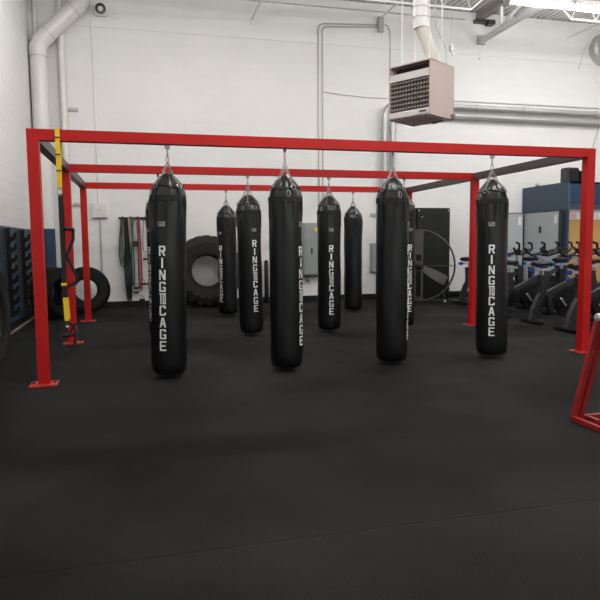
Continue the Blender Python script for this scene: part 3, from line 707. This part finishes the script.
blab = ['near-row spin bike midway between the last front bag and the right front post',
        'near-row spin bike whose rear foot meets the right front post in view',
        'near-row spin bike directly beside the right edge of the last front bag',
        'near-row spin bike at the right edge of the photo, beyond the right front post',
        'near-row spin bike mostly behind the last front bag, its handlebar showing',
        'farthest spin bike, seen alone against the white wall left of the last front bag',
        'back-row spin bike at the far right edge behind the right front post',
        'back-row spin bike second from the right edge, under the tan board',
        'back-row spin bike in front of the right side of the blue kiosk corner',
        'back-row spin bike in front of the wide grey cabinet',
        'back-row spin bike farthest back, in front of the narrow grey cabinet']
pb = make_bike()
for i, (x, y, _) in enumerate(bike_spots):
    rz = (-.02, .03, .0, .04, -.03, .15, .05, -.04, .03, 0, .06)[i]
    o = pb if i == 0 else dup(pb, (x, y, 0), rz, blab[i])
    o.location = (x, y, 0); o.rotation_euler = (0, 0, rz); o['label'] = blab[i]

# ================================================================== RED DUMBBELL RACK (right edge)
rk = thing('dumbbell_rack', 'low red tube dumbbell rack with sloping legs at the right edge of the photo', 'dumbbell rack', (4.125, -2.41, 0), 0)
T = .035
for yy in (0, -1.25):
    MB().bar((0, yy, .02), (.62, yy, .02), T, T).build('base_tube', M_darkred, rk)
    MB().bar((.01, yy, .03), (.185, yy, .74), T, T).build('leg', M_darkred, rk)
    MB().bar((.055, yy-.02, .03), (.225, yy-.02, .70), T*.8, T*.8).build('leg', M_darkred, rk)
    MB().bar((.60, yy, .03), (.40, yy, .74), T, T).build('leg', M_darkred, rk)
    MB().bar((.20, yy-.09, .03), (.27, yy-.09, .60), T, T).build('leg', M_darkred, rk)
MB().bar((0, .0, .02), (0, -1.25, .02), T, T).build('base_tube', M_darkred, rk)
MB().bar((.62, .0, .02), (.62, -1.25, .02), T, T).build('base_tube', M_darkred, rk)
MB().bar((.12, .0, .02), (.12, -1.25, .02), T*.8, T*.8).build('base_tube', M_darkred, rk)
for x, z in ((.185, .735), (.35, .735), (.235, .60), (.41, .60)): MB().bar((x, .02, z), (x, -1.27, z), T, T).build('shelf_rail', M_darkred, rk)
def dumbbell(x, y, z, lab):
    t_ = thing('dumbbell', lab, 'dumbbell', (x, y, z), 0, 'dumbbells on the red rack')
    for s_ in (-1, 1): MB().lathe([(.014, -.045), (.028, -.04), (.032, -.03), (.032, .03), (.028, .04), (.014, .045)], 16, (s_*.09, 0, 0), axis='x').build('weight', M_greypipe, t_)
    MB().tube([(-.09, 0, 0), (.09, 0, 0)], .014, 8).build('grip', M_silver, t_)
for j in range(3):
    nm = ('nearest the post end', 'in the middle', 'at the hidden end')[j]
    dumbbell(4.125+.268, -2.41-.05-j*.2, .735+.0175+.032, 'chrome dumbbell %s of the top shelf of the red rack' % nm)
    dumbbell(4.125+.322, -2.41-.08-j*.2, .60+.0175+.032, 'chrome dumbbell %s of the lower shelf of the red rack' % nm)

# ================================================================== UNIT HEATER
th_, hw, hd, hh = 1.01, .69, .64, .75
Xl = Vector((math.cos(th_), -math.sin(th_), 0)); Yl = Vector((math.sin(th_), math.cos(th_), 0))
cor = Vector((4.93, 1.67, 3.87)); hc = cor-Xl*hw/2+Yl*hd/2
ht = thing('unit_heater', 'beige ceiling-hung unit heater with louvred front above the middle of the frame', 'heater', (hc.x, hc.y, 3.12), -th_)
s = MB().bb(-hw/2, -hw/2+.02, -hd/2, hd/2, 0, hh).bb(hw/2-.02, hw/2, -hd/2, hd/2, 0, hh).bb(-hw/2, hw/2, hd/2-.02, hd/2, 0, hh).bb(-hw/2, hw/2, -hd/2+.0, hd/2, hh-.015, hh)
s.build('casing', M_beige, ht)
MB().bb(-hw/2+.02, hw/2-.02, -hd/2+.16, hd/2-.02, .03, hh-.015).build('core', M_brown, ht)
MB().bb(-hw/2+.02, hw/2-.02, -hd/2, -hd/2+.02, .53, .63).build('front_strip', M_light, ht)
MB().bb(-hw/2+.02, hw/2-.02, -hd/2, -hd/2+.02, 0, .10).build('front_strip', M_light, ht)
MB().bb(hw/2-.17, hw/2-.06, -hd/2-.004, -hd/2, .045, .07).build('name_plate', M_hook, ht)
for k in range(7):
    z = .125+k*.061; MB().box((0, -hd/2+.03, z), (hw-.04, .06, .010), Matrix.Rotation(-.25, 3, 'X')).build('louvre', M_fin, ht)
q = MB()
for k in range(13): q.bb(-hw/2+.042+k*.05, -hw/2+.056+k*.05, -hd/2+.06, -hd/2+.075, .10, .53)
q.build('fins', M_whitep, ht)
q = MB().bb(-hw/2+.02, hw/2-.02, -hd/2, hd/2-.02, .0, .02); q.build('bottom_pan', M_fin, ht)
q = MB()
for k in range(9): q.bb(-hw/2+.04+k*.072, -hw/2+.068+k*.072, -hd/2+.03, hd/2-.03, -.012, 0)
q.build('bottom_slats', mat('slat grey', (.78, .76, .72), .5), ht)
q = MB().tube([(.12, .12, -.002), (.14, .10, -.05), (.20, .05, -.06), (.26, .1, -.03), (.28, .14, -.002)], .010, 6); q.build('gas_hose', M_hook, ht)
MB().rbox((hw/2+.02, hd/2-.05, .04), (.05, .06, .07), .008).build('valve', M_fin, ht)
for sx, sy in ((-1, -1), (1, -1), (-1, 1), (1, 1)): MB().tube([(sx*(hw/2-.12), sy*(hd/2-.15), hh), (sx*(hw/2-.12), sy*(hd/2-.15), ZC-3.12-.003)], .010, 6).build('hanger_rod', M_whitep, ht)
MB().tube([(.28, .20, hh), (.28, .20, hh+.25), (.10, .20, hh+.6), (.1, .2, 3.0)], .008, 6).build('power_conduit', M_greypipe, ht)
# flue duct
fd = thing('flue_duct', 'white round flue duct rising from the back of the unit heater', 'duct', (5.25, 2.16, 3.87))
MB().tube([(0, 0, .0), (0, 0, .05), (-.24, 0, .60)], .092, 20).build('angled_duct', mat('cream duct', (.62, .60, .54), .4), fd)
MB().tube([(-.235, 0, .56), (-.245, 0, .66), (-.245, 0, .9), (-.245, 0, ZC-3.87-.003)], .112, 20).build('vertical_duct', M_whitep, fd)
for z in (.70, .84): MB().lathe([(.112, z-.008), (.119, z-.008), (.119, z+.008), (.112, z+.008)], 20, (-.245, 0, 0), closed=True).build('duct_seam', M_pipe2, fd)

# ================================================================== ROOF STEEL
def joist(x0, x1, y, lab, up0, up1):
    t_ = thing('roof_joist', lab, 'roof joist', (x0, y, 0), 0, 'white open web roof joists')
    L_ = x1-x0; zb, zt = 6.15, 6.84
    q = MB().bar((0, 0, zb), (L_, 0, zb), .05, .04); 
    if up1: q.bar((L_, 0, zb), (L_+.7, 0, zt-.08), .03, .03)
    if up0: q.bar((0, 0, zb), (-.7, 0, zt-.08), .03, .03)
    q.build('bottom_chord', M_whitep, t_)
    MB().bar((-.7 if up0 else 0, 0, zt), (L_+(.7 if up1 else 0), 0, zt), .08, .05).build('top_chord', M_whitep, t_)
    q = MB(); n_ = int(L_/.6); 
    for i in range(n_):
        a = i*L_/n_; b_ = (i+1)*L_/n_; q.tube([(a, 0, zb), ((a+b_)/2, 0, zt), (b_, 0, zb)], .012, 6)
    q.build('web', M_whitep, t_)
for y in (5.63, 3.9, 2.2, .5):
    w1 = {5.63: 'farthest from the camera', 3.9: 'second from the back wall', 2.2: 'third from the back wall', .5: 'fourth from the back wall'}[y]
    joist(XL, 7.78, y, 'open web roof joist left of the grey girder, ' + w1, False, True)
    joist(10.2, XR, y, 'open web roof joist right of the grey girder, ' + w1, True, False)
gd = thing('roof_girder', 'grey steel roof girder running to the back wall right of the heater', 'roof girder', (9.1, 0, 0))
MB().bar((.03, YB, 6.20), (.03, YF+.1, 6.20), .11, .11).build('bottom_chord', mat('girder grey', (.60, .59, .58), .45), gd)
MB().bar((-.02, YB, 6.74), (-.02, YF+.1, 6.74), .16, .14).build('top_chord', mat('girder dark', (.26, .235, .22), .5), gd)
q = MB()
for k in range(8): q.bar((0, 6.6-k*2, 6.22), (0, 6.6-k*2, 6.72), .06, .06).bar((0, 6.6-k*2, 6.24), (0, 5.0-k*2, 6.70), .05, .05)
q.build('web', M_whitep, gd)
MB().bb(-.16, .30, YB-.14, YB, 6.60, 6.68).bb(.14, .32, YB-.2, YB-.02, 6.56, 6.66).build('bearing_bracket', M_hook, gd)
MB().bb(-.06, .12, YB-.10, YB, 6.12, 6.32).build('end_plate', M_greypipe, gd)
for (x, z, lab) in ((3.51, 6.27, 'thin white bridging bar running to the wall in the upper left of centre'), (6.51, 6.50, 'thin white bridging bar running to the grey switch box by the heater'), (11.63, 6.47, 'thin white bridging bar running to the wall at the far upper right')):
    t_ = thing('bridging_bar', lab, 'bridging bar', (x, YB, z), 0, 'bridging bars')
    MB().bar((0, -.02, 0), (0, -9, 0), .03, .03).build('bar', M_whitep, t_)
    MB().bb(-.03, .03, -.03, 0, -.12, .04).build('wall_clip', M_whitep, t_)
dc = thing('drop_cord', 'thin cord hanging from the joist with a small plug, right of the heater', 'cord', (7.35, 5.63, 5.3))
MB().tube([(0, 0, .10), (0, 0, .83)], .009, 6).build('cord', M_greypipe, dc)
MB().rbox((0, 0, .05), (.09, .07, .12), .01).tube([(0, 0, 0), (.02, 0, -.06), (.05, 0, -.10)], .014, 6).build('plug', M_greypipe, dc)
ex = thing('exhaust_fan', 'round grey exhaust fan housing high on the wall at the top right edge', 'exhaust fan', (12.62, YB, 6.22))
MB().lathe([(.39, 0), (.39, -.22), (.36, -.24), (.33, -.28), (.33, -.06), (.02, -.05)], 36, axis='y').build('housing', M_galv, ex)
MB().bar((-.25, -.25, .10), (.12, -.25, .22), .04, .04).bar((-.25, -.25, .10), (-.1, -.25, -.24), .04, .04).build('brace', M_whitep, ex)
tag(MB().tube([(12.3, 7.50, 6.50), (12.2, 7.47, 6.35), (12.02, 7.5, 6.05), (11.95, 7.53, 5.7)], .02, 8).build('cable', M_whitep), 'white cable curving down the wall beside the round exhaust fan', 'cable')
q = MB()
for z, lb in ((5.90, 'upper'), (5.79, 'lower')): tag(MB().lathe([(.02, 0), (.02, -.02), (.008, -.025)], 8, (9.12, YB, z), axis='y').build('wall_bolt', M_greypipe), lb+' of two small bolts in the wall below the girder end', 'bolt', 'wall bolts')
tag(MB().tube([(12.6, 7.52, 4.3), (12.42, 7.50, 3.8), (12.2, 7.52, 3.3)], .01, 6).build('cable', M_pipe2), 'loose pale cable slanting down the wall above the right front post', 'cable')

# ================================================================== STRIP LIGHTS
def strip(x, y, z, lab, energy):
    t_ = thing('strip_light', lab, 'strip light', (x, y, z), 0, 'ceiling strip lights')
    MB().prism([(-.17, .0), (-.16, .0), (-.05, .10), (.05, .10), (.16, 0), (.17, 0), (.06, .125), (-.06, .125)], 0, 2.44, 'yz').build('reflector', M_whitep, t_)
    for k in range(2):
        for s_ in (-1, 1):
            MB().tube([(.04+k*1.22, s_*.06, .02), (1.18+k*1.22, s_*.06, .02)], .022, 10).build('tube', M_tube, t_)
    MB().bb(1.19, 1.25, -.17, .17, -.01, .10).build('joint_bracket', M_galv, t_)
    for xx in (.3, 2.14): MB().tube([(xx, 0, .12), (xx, 0, ZC-z-.003)], .008, 6).build('hanger_rod', M_whitep, t_)
    for k in range(2):
        ld = bpy.data.lights.new('tube_glow', 'POINT'); ld.shadow_soft_size = .12; ld.energy = energy*.42; ld.color = (1, .992, .98)
        lo = bpy.data.objects.new('tube_glow', ld); C.objects.link(lo); lo.parent = t_; lo.location = (.61+k*1.22, 0, -.16)
    ld = bpy.data.lights.new('added_uplight', 'AREA'); ld.shape = 'RECTANGLE'; ld.size = 2.4; ld.size_y = .3; ld.energy = energy*.3; ld.color = (1, .992, .98)
    lo = bpy.data.objects.new('added_uplight', ld); C.objects.link(lo); lo.parent = t_; lo.location = (1.22, 0, .16); lo.rotation_euler = (PI, 0, 0)  # uplight added above the reflector to brighten ceiling and upper wall
    return t_
strip(8.05, 4.5, 5.93, 'lit strip light hanging at the top right of the photo', LAMP_W*.42)
strip(10.6, 4.5, 5.93, 'lit strip light continuing the row past the top right edge', LAMP_W*.42)
strip(-.2, 3.4, 5.93, 'lit strip light over the left end of the bag frame', LAMP_W*.42)
strip(3.4, 3.4, 5.93, 'lit strip light over the middle of the bag frame', LAMP_W*.42)
strip(8.05, -.2, 5.93, 'lit strip light over the open floor on the right', LAMP_W*1.35)
strip(1.5, -2.0, 5.93, 'lit strip light over the open floor on the left', LAMP_W*1.35)
strip(5.5, -5.5, 5.93, 'lit strip light over the floor behind the camera', LAMP_W*1.35)
